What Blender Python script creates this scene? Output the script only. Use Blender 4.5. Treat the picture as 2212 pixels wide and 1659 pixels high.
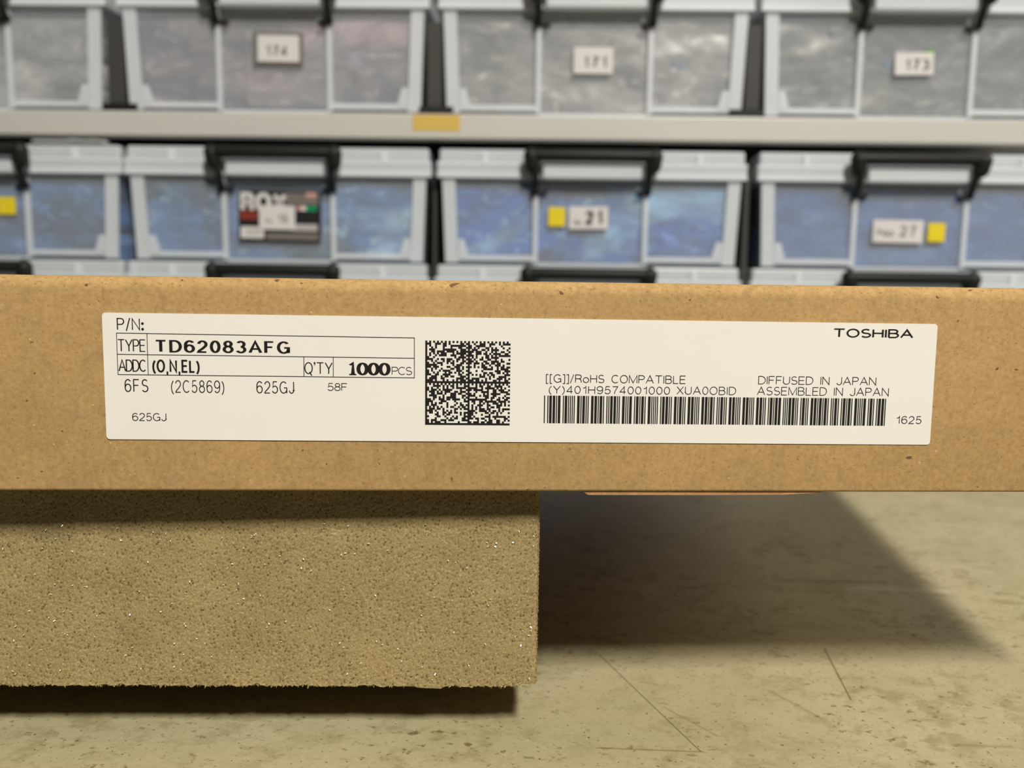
import bpy, bmesh, math, random
import numpy as np
from mathutils import Vector, Matrix, Euler, noise

scene = bpy.context.scene
for o in list(bpy.data.objects):
    bpy.data.objects.remove(o, do_unlink=True)
COL = scene.collection
random.seed(7)

# ------------------------------------------------------------------ camera, world, lights, exposure
TABLE = 0.75                      # height of the table top
EYE = TABLE + 0.1063              # height of the lens
PITCH, ROLL = math.radians(6.2549), math.radians(0.7577)
F_PX, W_PX = 1878.0, 2212.0

fwd = Vector((0, math.cos(PITCH), -math.sin(PITCH)))
rgt = Vector((1, 0, 0))
upv = rgt.cross(fwd)
r2 = rgt * math.cos(ROLL) + upv * math.sin(ROLL)
u2 = -rgt * math.sin(ROLL) + upv * math.cos(ROLL)
cam_data = bpy.data.cameras.new('camera')
cam_data.sensor_width = 36.0
cam_data.lens = 36.0 * F_PX / W_PX
cam_data.clip_start = 0.01
cam_data.clip_end = 30
cam_data.dof.use_dof = True
cam_data.dof.focus_distance = 0.190
cam_data.dof.aperture_fstop = 15.5
cam = bpy.data.objects.new('camera', cam_data)
M = Matrix((r2, u2, -fwd)).transposed().to_4x4()
M.translation = Vector((0, 0, EYE))
cam.matrix_world = M
COL.objects.link(cam)
scene.camera = cam

world = bpy.data.worlds.new('world')
scene.world = world
world.use_nodes = True
bg = world.node_tree.nodes['Background']
bg.inputs['Color'].default_value = (0.80, 0.92, 1.0, 1)
bg.inputs['Strength'].default_value = 0.04


def area(name, loc, target, sx, sy, power, color):
    d = bpy.data.lights.new(name, 'AREA')
    d.shape = 'RECTANGLE'
    d.size, d.size_y = sx, sy
    d.energy = power
    d.color = color
    o = bpy.data.objects.new(name, d)
    o.location = loc
    o.rotation_euler = (Vector(target) - Vector(loc)).to_track_quat('-Z', 'Y').to_euler()
    COL.objects.link(o)
    return o


LDIR = Vector((0.312, -0.840, 1.0)).normalized()
LTGT = Vector((0.03, 0.22, TABLE))
area('ceiling_lamp', LTGT + LDIR * 2.2, LTGT, 0.18, 0.36, 65, (1.0, 0.945, 0.845))
area('side_fill', (2.0, 0.32, 1.86), (0.13, 0.28, TABLE), 0.9, 0.55, 19, (1.0, 0.91, 0.82))  # added soft fill, lightens the right part of the box's shadow

vs = scene.view_settings
vs.view_transform = 'Standard'
vs.look = 'None'
vs.exposure = 0.0
vs.gamma = 1.0
vs.use_curve_mapping = False


# ------------------------------------------------------------------ object helpers
def mesh_obj(name, verts, faces, mats=None, parent=None, smooth=False, midx=None):
    me = bpy.data.meshes.new(name)
    me.from_pydata([tuple(v) for v in verts], [], [tuple(f) for f in faces])
    if mats is not None:
        for m in (mats if isinstance(mats, (list, tuple)) else [mats]):
            me.materials.append(m)
    if midx is not None:
        me.polygons.foreach_set('material_index', midx)
    if smooth:
        me.polygons.foreach_set('use_smooth', [True] * len(me.polygons))
    me.update()
    o = bpy.data.objects.new(name, me)
    COL.objects.link(o)
    if parent is not None:
        o.parent = parent
    return o


def empty(name, loc=(0, 0, 0), rz=0.0):
    o = bpy.data.objects.new(name, None)
    o.empty_display_size = 0.05
    o.location = loc
    o.rotation_euler = (0, 0, rz)
    COL.objects.link(o)
    return o


def tag(o, label=None, cat=None, group=None, kind=None):
    if label: o['label'] = label
    if cat: o['category'] = cat
    if group: o['group'] = group
    if kind: o['kind'] = kind
    return o


class MB:
    """collects shapes and links them as one mesh"""
    def __init__(self):
        self.v, self.f, self.m = [], [], []

    def add(self, verts, faces, mi=0):
        b = len(self.v)
        self.v += [tuple(p) for p in verts]
        for f in faces:
            self.f.append(tuple(b + i for i in f))
            self.m.append(mi)

    def box(self, x0, x1, y0, y1, z0, z1, mi=0):
        self.add([(x0, y0, z0), (x1, y0, z0), (x1, y1, z0), (x0, y1, z0),
                  (x0, y0, z1), (x1, y0, z1), (x1, y1, z1), (x0, y1, z1)],
                 [(0, 3, 2, 1), (4, 5, 6, 7), (0, 1, 5, 4), (1, 2, 6, 5), (2, 3, 7, 6), (3, 0, 4, 7)], mi)

    def rbox(self, x0, x1, y0, y1, z0, z1, r=0.002, seg=2, mi=0):
        bm = bmesh.new()
        bmesh.ops.create_cube(bm, size=1.0)
        for v in bm.verts:
            v.co = Vector(((x0 + x1) / 2 + v.co.x * (x1 - x0), (y0 + y1) / 2 + v.co.y * (y1 - y0), (z0 + z1) / 2 + v.co.z * (z1 - z0)))
        bmesh.ops.bevel(bm, geom=bm.edges[:], offset=r, segments=seg, profile=0.5, affect='EDGES')
        self.bm(bm, mi)

    def bm(self, bm, mi=0):
        bm.verts.index_update()
        self.add([v.co.copy() for v in bm.verts], [[v.index for v in f.verts] for f in bm.faces], mi)
        bm.free()

    def prism(self, poly, y0, y1, mi=0):
        """poly in x-z, extruded along y"""
        n = len(poly)
        vs_ = [(x, y0, z) for x, z in poly] + [(x, y1, z) for x, z in poly]
        fs = [tuple(range(n)), tuple(reversed(range(n, 2 * n)))]
        for i in range(n):
            j = (i + 1) % n
            fs.append((j, i, n + i, n + j))
        self.add(vs_, fs, mi)

    def tube(self, pts, radii, seg=10, mi=0, squash=1.0):
        pts = [Vector(p) for p in pts]
        n = len(pts)
        base = len(self.v)
        rings = []
        for i, p in enumerate(pts):
            t = (pts[min(i + 1, n - 1)] - pts[max(i - 1, 0)]).normalized()
            a = t.cross(Vector((0, 1, 0)))
            if a.length < 1e-4: a = t.cross(Vector((1, 0, 0)))
            a.normalize()
            b = t.cross(a).normalized()
            rr = radii[i] if isinstance(radii, (list, tuple)) else radii
            rings.append([p + a * math.cos(2 * math.pi * k / seg) * rr + b * math.sin(2 * math.pi * k / seg) * rr * squash for k in range(seg)])
        vv = [q for r in rings for q in r]
        ff = []
        for i in range(n - 1):
            for k in range(seg):
                k2 = (k + 1) % seg
                ff.append((i * seg + k, i * seg + k2, (i + 1) * seg + k2, (i + 1) * seg + k))
        ff.append(tuple(reversed(range(seg))))
        ff.append(tuple(range((n - 1) * seg, n * seg)))
        self.add(vv, ff, mi)

    def capsule(self, p, q, r, seg=12, mi=0, squash=1.0):
        p, q = Vector(p), Vector(q)
        d = (q - p).normalized()
        pts, rad = [], []
        for k in range(5):
            a = math.pi / 2 * (1 - k / 4)
            pts.append(p - d * math.sin(a) * r); rad.append(max(1e-5, math.cos(a) * r))
        for k in range(5):
            a = math.pi / 2 * (k / 4)
            pts.append(q + d * math.sin(a) * r); rad.append(max(1e-5, math.cos(a) * r))
        self.tube(pts, rad, seg, mi, squash)

    def build(self, name, mats, parent=None, smooth=False):
        return mesh_obj(name, self.v, self.f, mats, parent, smooth, self.m)


# ------------------------------------------------------------------ material helpers
def new_mat(name):
    m = bpy.data.materials.new(name)
    m.use_nodes = True
    nt = m.node_tree
    return m, nt, nt.nodes['Principled BSDF'], nt.nodes['Material Output']


def node(nt, t, **kw):
    n = nt.nodes.new(t)
    for k, v in kw.items():
        setattr(n, k, v)
    return n


def noise_node(nt, scale, detail=4, rough=0.55, vec=None, dist=0.0):
    n = node(nt, 'ShaderNodeTexNoise')
    n.inputs['Scale'].default_value = scale
    n.inputs['Detail'].default_value = detail
    n.inputs['Roughness'].default_value = rough
    n.inputs['Distortion'].default_value = dist
    if vec is not None: nt.links.new(vec, n.inputs['Vector'])
    return n.outputs['Fac']


def ramp(nt, fac, stops):
    r = node(nt, 'ShaderNodeValToRGB')
    el = r.color_ramp.elements
    while len(el) > 1: el.remove(el[-1])
    el[0].position = stops[0][0]
    c = stops[0][1]
    el[0].color = c if len(c) == 4 else (*c, 1)
    for p, c in stops[1:]:
        e = el.new(p)
        e.color = c if len(c) == 4 else (*c, 1)
    nt.links.new(fac, r.inputs['Fac'])
    return r.outputs['Color']


def g(v):
    return (v, v, v, 1)


def mix(nt, fac, a, b, mode='MIX'):
    n = node(nt, 'ShaderNodeMix', data_type='RGBA', blend_type=mode)
    for i, val in ((0, fac), (6, a), (7, b)):
        if isinstance(val, bpy.types.NodeSocket): nt.links.new(val, n.inputs[i])
        elif i == 0: n.inputs[0].default_value = val
        else: n.inputs[i].default_value = val if len(val) == 4 else (*val, 1)
    return n.outputs[2]


def math_n(nt, op, a, b=None, c=None, clamp=False):
    n = node(nt, 'ShaderNodeMath', operation=op, use_clamp=clamp)
    for i, v in enumerate((a, b, c)):
        if v is None: continue
        if isinstance(v, bpy.types.NodeSocket): nt.links.new(v, n.inputs[i])
        else: n.inputs[i].default_value = v
    return n.outputs[0]


def coords(nt, scale=None):
    t = node(nt, 'ShaderNodeTexCoord')
    if scale is None: return t.outputs['Object']
    m = node(nt, 'ShaderNodeMapping')
    m.inputs['Scale'].default_value = scale
    nt.links.new(t.outputs['Object'], m.inputs['Vector'])
    return m.outputs['Vector']


def bump(nt, bsdf, height, strength, dist):
    b = node(nt, 'ShaderNodeBump')
    b.inputs['Strength'].default_value = strength
    b.inputs['Distance'].default_value = dist
    nt.links.new(height, b.inputs['Height'])
    nt.links.new(b.outputs['Normal'], bsdf.inputs['Normal'])


def plain(name, col, rough=0.5, spec=0.5, metal=0.0, var=0.0, vscale=40):
    m, nt, p, _ = new_mat(name)
    p.inputs['Roughness'].default_value = rough
    p.inputs['Specular IOR Level'].default_value = spec
    p.inputs['Metallic'].default_value = metal
    if var > 0:
        f = noise_node(nt, vscale, 4, 0.6, coords(nt))
        lo = tuple(c * (1 - var) for c in col); hi = tuple(min(1, c * (1 + var)) for c in col)
        nt.links.new(ramp(nt, f, [(0.3, lo), (0.7, hi)]), p.inputs['Base Color'])
    else:
        p.inputs['Base Color'].default_value = (*col, 1)
    return m


def mat_kraft(name='kraft_board', tint=(1, 1, 1)):
    m, nt, p, _ = new_mat(name)
    v = coords(nt)
    t = lambda c: tuple(a * b for a, b in zip(c, tint))
    c = ramp(nt, noise_node(nt, 900, 6, 0.6, v), [(0.30, t((0.392, 0.241, 0.094))), (0.5, t((0.456, 0.288, 0.117))), (0.72, t((0.520, 0.338, 0.148)))])
    c = mix(nt, 1.0, c, ramp(nt, noise_node(nt, 45, 3, 0.5, v), [(0.3, g(0.91)), (0.7, g(1.06))]), 'MULTIPLY')
    c = mix(nt, 1.0, c, ramp(nt, noise_node(nt, 260, 4, 0.7, v), [(0.34, g(0.88)), (0.5, g(1.0)), (0.7, g(1.03))]), 'MULTIPLY')
    # dark fibre specks and a few pale slivers
    vs_ = coords(nt, (1.0, 1.0, 1.35))
    c = mix(nt, ramp(nt, noise_node(nt, 1500, 2, 0.5, vs_), [(0.62, g(0)), (0.70, g(0.6))]), c, t((0.20, 0.105, 0.035)))
    c = mix(nt, ramp(nt, noise_node(nt, 430, 1, 0.4, vs_), [(0.745, g(0)), (0.78, g(0.85))]), c, t((0.11, 0.058, 0.025)))
    vo = node(nt, 'ShaderNodeTexVoronoi'); vo.inputs['Scale'].default_value = 210
    nt.links.new(vs_, vo.inputs['Vector'])
    c = mix(nt, ramp(nt, vo.outputs['Distance'], [(0.035, g(0.75)), (0.06, g(0))]), c, t((0.72, 0.52, 0.28)))
    nt.links.new(c, p.inputs['Base Color'])
    p.inputs['Roughness'].default_value = 0.8
    p.inputs['Specular IOR Level'].default_value = 0.18
    bump(nt, p, noise_node(nt, 1400, 4, 0.6, v), 0.25, 0.0001)
    return m


def segment_mask(nt, xy, a, b, width, soft):
    """1 along the segment a-b (metres in the object's x-y), 0 elsewhere"""
    ax, ay = a; dx, dy = b[0] - ax, b[1] - ay
    L2 = dx * dx + dy * dy
    px = math_n(nt, 'SUBTRACT', xy[0], ax); py = math_n(nt, 'SUBTRACT', xy[1], ay)
    t = math_n(nt, 'ADD', math_n(nt, 'MULTIPLY', px, dx / L2), math_n(nt, 'MULTIPLY', py, dy / L2), clamp=True)
    ex = math_n(nt, 'SUBTRACT', px, math_n(nt, 'MULTIPLY', t, dx)); ey = math_n(nt, 'SUBTRACT', py, math_n(nt, 'MULTIPLY', t, dy))
    d = math_n(nt, 'SQRT', math_n(nt, 'ADD', math_n(nt, 'MULTIPLY', ex, ex), math_n(nt, 'MULTIPLY', ey, ey)))
    mr = node(nt, 'ShaderNodeMapRange')
    mr.inputs['From Min'].default_value = width; mr.inputs['From Max'].default_value = width + soft
    mr.inputs['To Min'].default_value = 1; mr.inputs['To Max'].default_value = 0
    nt.links.new(d, mr.inputs['Value'])
    return mr.outputs['Result']


def mat_table():
    m, nt, p, _ = new_mat('worn_table_top')
    v = coords(nt)
    c = ramp(nt, noise_node(nt, 28, 5, 0.6, v), [(0.3, (0.365, 0.328, 0.190)), (0.7, (0.44, 0.395, 0.245))])
    c = mix(nt, 1.0, c, ramp(nt, noise_node(nt, 700, 3, 0.6, v), [(0.3, g(0.93)), (0.7, g(1.05))]), 'MULTIPLY')
    # smudges, grime spots, small dark pits
    vs_ = coords(nt, (0.8, 1.0, 1.0))
    dens = ramp(nt, noise_node(nt, 30, 2, 0.5, v), [(0.35, g(0.35)), (0.65, g(1.0))])
    sm = ramp(nt, noise_node(nt, 170, 5, 0.65, vs_, 0.1), [(0.49, g(0)), (0.63, g(0.72))])
    c = mix(nt, mix(nt, 1.0, sm, dens, 'MULTIPLY'), c, (0.24, 0.205, 0.095))
    sp = ramp(nt, noise_node(nt, 360, 4, 0.62, vs_, 0.1), [(0.60, g(0)), (0.66, g(0.95))])
    c = mix(nt, mix(nt, 1.0, sp, dens, 'MULTIPLY'), c, (0.145, 0.115, 0.045))
    c = mix(nt, ramp(nt, noise_node(nt, 900, 1, 0.5, v), [(0.69, g(0)), (0.74, g(0.85))]), c, (0.10, 0.08, 0.035))
    # pale scuffs
    c = mix(nt, ramp(nt, noise_node(nt, 70, 5, 0.7, coords(nt, (0.5, 1.6, 1)), 0.8), [(0.63, g(0)), (0.74, g(0.35))]), c, (0.62, 0.58, 0.44))
    sx = node(nt, 'ShaderNodeSeparateXYZ'); nt.links.new(v, sx.inputs[0])
    xy = (sx.outputs[0], sx.outputs[1])
    for a, b, w, s, k, col in (
            ((0.0267, 0.2445), (0.0447, 0.1922), 0.00010, 0.00016, 0.75, (0.10, 0.085, 0.03)),
            ((0.0950, 0.2516), (0.0902, 0.2183), 0.00014, 0.00022, 0.75, (0.10, 0.085, 0.03)),
            ((0.0210, 0.1925), (0.0456, 0.1914), 0.00012, 0.00035, 0.55, (0.17, 0.11, 0.05)),
            ((0.0400, 0.2130), (0.0506, 0.1987), 0.00012, 0.00040, 0.45, (0.18, 0.14, 0.06)),
            ((0.0700, 0.2230), (0.0790, 0.2080), 0.00015, 0.00060, 0.40, (0.18, 0.14, 0.06)),
            ((0.1010, 0.3130), (0.1390, 0.3122), 0.00050, 0.00150, 0.45, (0.16, 0.13, 0.06)),
            ((0.1240, 0.3060), (0.1560, 0.3040), 0.00080, 0.00250, 0.35, (0.66, 0.62, 0.50)),
            ((0.1060, 0.1960), (0.1190, 0.1955), 0.00020, 0.00070, 0.45, (0.20, 0.15, 0.07))):
        f = math_n(nt, 'MULTIPLY', segment_mask(nt, xy, a, b, w, s), k)
        c = mix(nt, f, c, col)
    nt.links.new(c, p.inputs['Base Color'])
    p.inputs['Roughness'].default_value = 0.48
    p.inputs['Specular IOR Level'].default_value = 0.3
    bump(nt, p, noise_node(nt, 500, 3, 0.6, v), 0.08, 0.0002)
    return m


def mat_foam():
    m, nt, p, _ = new_mat('tan_open_cell_foam')
    v = coords(nt)
    c = ramp(nt, noise_node(nt, 2300, 3, 0.7, v), [(0.32, (0.235, 0.172, 0.068)), (0.5, (0.325, 0.245, 0.108)), (0.68, (0.43, 0.34, 0.175))])
    c = mix(nt, 1.0, c, ramp(nt, noise_node(nt, 70, 3, 0.5, v), [(0.3, g(0.90)), (0.7, g(1.08))]), 'MULTIPLY')
    vo = node(nt, 'ShaderNodeTexVoronoi'); vo.inputs['Scale'].default_value = 1080
    nt.links.new(v, vo.inputs['Vector'])
    pore = ramp(nt, vo.outputs['Distance'], [(0.14, g(1)), (0.38, g(0))])
    sel = ramp(nt, noise_node(nt, 620, 2, 0.5, v), [(0.34, g(0.25)), (0.58, g(1.0))])
    c = mix(nt, mix(nt, 1.0, pore, sel, 'MULTIPLY'), c, (0.115, 0.075, 0.026))
    c = mix(nt, ramp(nt, noise_node(nt, 1900, 2, 0.5, v), [(0.62, g(0)), (0.70, g(0.6))]), c, (0.60, 0.50, 0.29))
    nt.links.new(c, p.inputs['Base Color'])
    p.inputs['Roughness'].default_value = 0.75
    p.inputs['Specular IOR Level'].default_value = 0.2
    bump(nt, p, vo.outputs['Distance'], 0.35, 0.0003)
    return m


def mat_frost(name, col, alpha, rough=0.35):
    """translucent milky plastic: part of the light goes straight through"""
    m, nt, p, out = new_mat(name)
    p.inputs['Base Color'].default_value = (*col, 1)
    p.inputs['Roughness'].default_value = rough
    p.inputs['Specular IOR Level'].default_value = 0.5
    tr = node(nt, 'ShaderNodeBsdfTransparent')
    mx = node(nt, 'ShaderNodeMixShader')
    mx.inputs[0].default_value = alpha
    nt.links.new(tr.outputs[0], mx.inputs[1])
    nt.links.new(p.outputs[0], mx.inputs[2])
    nt.links.new(mx.outputs[0], out.inputs['Surface'])
    return m


def mat_bag(name, lo, mid, hi, scale=30):
    m, nt, p, _ = new_mat(name)
    v = coords(nt, (1, 0.6, 1.2))
    c = ramp(nt, noise_node(nt, scale, 5, 0.6, v, 1.6), [(0.36, lo), (0.5, mid), (0.66, hi)])
    nt.links.new(c, p.inputs['Base Color'])
    p.inputs['Roughness'].default_value = 0.38
    p.inputs['Specular IOR Level'].default_value = 0.5
    bump(nt, p, noise_node(nt, 60, 5, 0.65, v, 1.0), 0.6, 0.004)
    return m


KRAFT = mat_kraft()
KRAFT_INNER = mat_kraft('kraft_flap', (0.98, 0.85, 0.95))
TABLE_TOP = mat_table()
FOAM = mat_foam()
FILM = plain('foam_cell_film', (0.75, 0.68, 0.5), 0.16, 1.0)
PAPER = plain('label_paper', (0.825, 0.79, 0.715), 0.55, 0.3, var=0.012, vscale=60)
INK = plain('thermal_ink', (0.013, 0.011, 0.009), 0.55, 0.3)
FROST_PANEL = mat_frost('clear_wall_plastic', (0.80, 0.87, 0.94), 0.125, 0.3)
FROST_RIB = mat_frost('frosted_rib_plastic', (0.84, 0.89, 0.94), 0.50, 0.35)
FROST_LID = mat_frost('frosted_lid_plastic', (0.85, 0.91, 0.96), 0.62, 0.28)
BLACK = plain('black_latch_plastic', (0.010, 0.011, 0.010), 0.5, 0.3)
SHELF = plain('grey_painted_steel', (0.53, 0.52, 0.49), 0.38, 0.4, var=0.03, vscale=6)
POST = plain('dark_painted_steel', (0.10, 0.10, 0.10), 0.5, 0.4)
STICKER = plain('white_sticker_paper', (0.64, 0.62, 0.62), 0.6, 0.2)
YELLOW = plain('yellow_sticker_paper', (0.72, 0.58, 0.02), 0.6, 0.2)
TAPE_YELLOW = plain('ochre_tape', (0.60, 0.42, 0.10), 0.6, 0.2)
GREY_INK = plain('faded_grey_ink', (0.12, 0.11, 0.10), 0.6, 0.2)
RED = plain('dark_red_ink', (0.22, 0.03, 0.02), 0.6, 0.2)
GREEN = plain('green_ink', (0.0, 0.25, 0.10), 0.6, 0.2)
GREEN_BIT = plain('leaf_green_paper', (0.14, 0.33, 0.04), 0.6, 0.2)
PINK = plain('pale_red_ink', (0.55, 0.30, 0.26), 0.6, 0.2)
MIDGREY = plain('grey_print', (0.17, 0.15, 0.14), 0.6, 0.2)
LIGHTGREY = plain('light_grey_print', (0.42, 0.40, 0.40), 0.6, 0.2)
OFFBLACK = plain('black_print', (0.012, 0.012, 0.014), 0.5, 0.3)
WHITEPRINT = plain('white_print', (0.62, 0.61, 0.61), 0.6, 0.2)
FLOOR = plain('grey_floor_coating', (0.20, 0.20, 0.19), 0.5, 0.4, var=0.1, vscale=5)
WALL = plain('dim_painted_wall', (0.10, 0.10, 0.095), 0.8, 0.2, var=0.05, vscale=3)

# ------------------------------------------------------------------ stroke lettering
def arc(cx, cy, rx, ry, a0, a1, n=14):
    return [(cx + rx * math.cos(math.radians(a0 + (a1 - a0) * i / n)), cy + ry * math.sin(math.radians(a0 + (a1 - a0) * i / n))) for i in range(n + 1)]


S_CURVE = arc(.31, .745, .27, .255, 35, 235, 12) + arc(.31, .255, .31, .255, 58, -150, 14)
SIX = arc(.31, .62, .31, .38, 38, 180, 9) + [(0, .31)]
GL = {
    'A': (.82, [[(0, 0), (.41, 1), (.82, 0)], [(.14, .34), (.68, .34)]]),
    'B': (.66, [[(0, 0), (0, 1), (.36, 1)] + arc(.36, .765, .24, .235, 90, -90, 10)[1:] + [(0, .53)], [(.36, .53)] + arc(.39, .265, .27, .265, 90, -90, 10) + [(0, 0)]]),
    'C': (.74, [arc(.40, .5, .40, .5, 47, 313, 22)]),
    'D': (.72, [[(0, 0), (0, 1), (.28, 1)] + arc(.28, .5, .44, .5, 90, -90, 16)[1:] + [(0, 0)]]),
    'E': (.60, [[(.60, 1), (0, 1), (0, 0), (.60, 0)], [(0, .52), (.54, .52)]]),
    'F': (.58, [[(.58, 1), (0, 1), (0, 0)], [(0, .52), (.50, .52)]]),
    'G': (.76, [arc(.40, .5, .40, .5, 45, 300, 20) + [(.70, .14), (.76, .30)], [(.44, .47), (.76, .47), (.76, 0)]]),
    'H': (.68, [[(0, 0), (0, 1)], [(.68, 0), (.68, 1)], [(0, .52), (.68, .52)]]),
    'I': (.02, [[(.01, 0), (.01, 1)]]),
    'J': (.50, [[(.50, 1), (.50, .27)] + arc(.25, .27, .25, .27, 0, -170, 10)]),
    'L': (.54, [[(0, 1), (0, 0), (.54, 0)]]),
    'M': (.86, [[(0, 0), (0, 1), (.43, .02), (.86, 1), (.86, 0)]]),
    'N': (.70, [[(0, 0), (0, 1), (.70, 0), (.70, 1)]]),
    'O': (.80, [arc(.40, .5, .40, .5, 90, 450, 26)]),
    'P': (.62, [[(0, 0), (0, 1), (.35, 1)] + arc(.35, .735, .27, .265, 90, -90, 10)[1:] + [(0, .47)]]),
    'Q': (.80, [arc(.40, .5, .40, .5, 90, 450, 26), [(.50, .16), (.74, -.18)]]),
    'R': (.66, [[(0, 0), (0, 1), (.38, 1)] + arc(.38, .75, .26, .25, 90, -90, 10)[1:] + [(0, .50)], [(.40, .50), (.58, .40), (.62, .2), (.66, 0)]]),
    'S': (.62, [S_CURVE]),
    'T': (.74, [[(0, 1), (.74, 1)], [(.37, 1), (.37, 0)]]),
    'U': (.66, [[(0, 1), (0, .31)] + arc(.33, .31, .33, .31, 180, 360, 14) + [(.66, 1)]]),
    'X': (.70, [[(0, 0), (.70, 1)], [(0, 1), (.70, 0)]]),
    'Y': (.74, [[(0, 1), (.37, .45), (.74, 1)], [(.37, .45), (.37, 0)]]),
    '0': (.58, [arc(.29, .5, .29, .5, 90, 450, 24)]),
    '1': (.40, [[(.06, .76), (.26, .80), (.36, 1), (.36, 0)]]),
    '!': (.46, [[(.02, .86), (.16, .88), (.26, 1), (.26, 0)], [(0, 0), (.50, 0)]]),
    '2': (.58, [arc(.29, .71, .28, .29, 170, -30, 12) + [(.30, .32), (.05, .12), (0, 0), (.58, 0)]]),
    '3': (.58, [arc(.28, .76, .25, .24, 150, -90, 12), arc(.28, .26, .30, .26, 90, -155, 14)]),
    '4': (.62, [[(.46, 0), (.46, 1), (0, .27), (.62, .27)]]),
    '5': (.58, [[(.52, 1), (.12, 1), (.05, .50)] + arc(.28, .31, .30, .31, 135, -155, 14)]),
    '6': (.60, [SIX, arc(.30, .31, .30, .31, 90, 450, 20)]),
    '7': (.56, [[(0, 1), (.56, 1), (.30, .45), (.20, 0)]]),
    '8': (.60, [arc(.30, .77, .24, .23, 90, 450, 18), arc(.30, .27, .30, .27, 90, 450, 20)]),
    '9': (.60, [[(.60 - x, 1 - y) for x, y in SIX], arc(.30, .69, .30, .31, 90, 450, 20)]),
    'o': (.60, [arc(.30, .33, .30, .33, 90, 450, 20)]),
    '(': (.22, [arc(.62, .40, .60, .72, 128, 232, 12)]),
    ')': (.22, [arc(-.40, .40, .60, .72, 52, -52, 12)]),
    '[': (.22, [[(.22, 1.02), (0, 1.02), (0, -.16), (.22, -.16)]]),
    ']': (.22, [[(0, 1.02), (.22, 1.02), (.22, -.16), (0, -.16)]]),
    '/': (.36, [[(0, -.10), (.36, 1.05)]]),
    ' ': (.46, []),
    '.': (.05, [[(0, .0), (.05, .0)]]),
}


def ribbon(mb, pts, px, pz, fn):
    """pts in mm; a pen of half-widths px (sideways) and pz (up-down)"""
    q = [(x / px, z / pz) for x, z in pts]
    n = len(q)
    closed = n > 3 and abs(q[0][0] - q[-1][0]) + abs(q[0][1] - q[-1][1]) < 1e-6
    left, right = [], []
    for i in range(n):
        a = q[i - 1] if i > 0 else (q[-2] if closed else None)
        b = q[i + 1] if i < n - 1 else (q[1] if closed else None)
        ds = []
        if a: ds.append((q[i][0] - a[0], q[i][1] - a[1]))
        if b: ds.append((b[0] - q[i][0], b[1] - q[i][1]))
        ns = []
        for dx, dz in ds:
            l = math.hypot(dx, dz) or 1
            ns.append((-dz / l, dx / l))
        nx, nz = (sum(k[0] for k in ns), sum(k[1] for k in ns))
        l = math.hypot(nx, nz) or 1
        nx, nz = nx / l, nz / l
        co = max(0.38, nx * ns[0][0] + nz * ns[0][1])
        left.append(((q[i][0] + nx / co) * px, (q[i][1] + nz / co) * pz))
        right.append(((q[i][0] - nx / co) * px, (q[i][1] - nz / co) * pz))
    for i in range(n - 1):
        mb.add([fn(*right[i]), fn(*right[i + 1]), fn(*left[i + 1]), fn(*left[i])], [(0, 1, 2, 3)])


def write(mb, text, x, z, w, h, px, pz, gap, fn):
    """lettering whose box is x..x+w by z..z+h; px, pz are pen half-widths, gap is the spacing in cap heights"""
    adv = []
    for ch in text:
        gw = 0.12 if ch in ":,'" else GL[ch][0]
        adv.append((0, gw))
    nl = len(text)
    sx = (w - 2 * px - (nl - 1) * (gap * h + 2 * px)) / sum(a[1] for a in adv)
    ox_, pos = 0.0, []
    for _, gw in adv:
        pos.append(ox_); ox_ += gw * sx + gap * h + 2 * px
    sz = h - 2 * pz
    for ch, (_, gw), ox in zip(text, adv, pos):
        if ch in ":,'":
            cx = x + px + ox + gw / 2 * sx
            if ch == ':':
                for zz in (0.10, 0.56):
                    mb.add([fn(cx + .29 * math.cos(a * math.pi / 6), z + zz * h + .29 * math.sin(a * math.pi / 6)) for a in range(12)], [tuple(range(12))])
            elif ch == ',':
                mb.add([fn(cx - .17, z - .55), fn(cx + .17, z - .55), fn(cx + .2, z + .25), fn(cx - .2, z + .25)], [(0, 1, 2, 3)])
            else:
                zt = z + h
                mb.add([fn(cx - .16, zt - .85), fn(cx + .02, zt - .72), fn(cx + .2, zt - .4), fn(cx + .2, zt + .02), fn(cx - .16, zt + .02), fn(cx - .16, zt - .38), fn(cx + .02, zt - .42), fn(cx - .02, zt - .62)], [tuple(range(8))])
            continue
        for st in GL[ch][1]:
            ribbon(mb, [(x + px + ox + a * sx, z + pz + b * sz) for a, b in st], px, pz, fn)


# ------------------------------------------------------------------ room
tag(mesh_obj('floor', [(-3, -2.5, 0), (3, -2.5, 0), (3, 1.6, 0), (-3, 1.6, 0)], [(0, 1, 2, 3)], FLOOR), 'grey coated floor under the table and the rack', 'floor', kind='structure')
wb = MB(); wb.box(-3, 3, 1.45, 1.55, 0, 2.6)
tag(wb.build('wall_back', WALL), 'dim grey wall behind the storage rack', 'wall', kind='structure')

# ------------------------------------------------------------------ table
tb = empty('work_table', (0, 0, 0))
tag(tb, 'worn off-white table top with scratches and grime spots under the foam block', 'table')
t_ = MB(); t_.rbox(-0.75, 0.75, 0.150, 0.57, TABLE - 0.03, TABLE, 0.003, 2)
t_.build('table_top', TABLE_TOP, tb)
for sx in (-0.70, 0.70):
    for sy in (0.20, 0.52):
        l = MB(); l.rbox(sx - 0.02, sx + 0.02, sy - 0.02, sy + 0.02, 0.0, TABLE - 0.03, 0.003, 2)
        l.build('leg', POST, tb)

# ------------------------------------------------------------------ foam block
BOX_BOTTOM = EYE - 0.0445
FOAM_Z0 = EYE - 0.0930
foam_yaw = math.radians(1.345)
foam_loc = Vector((0.0068, 0.1960, FOAM_Z0))


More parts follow.
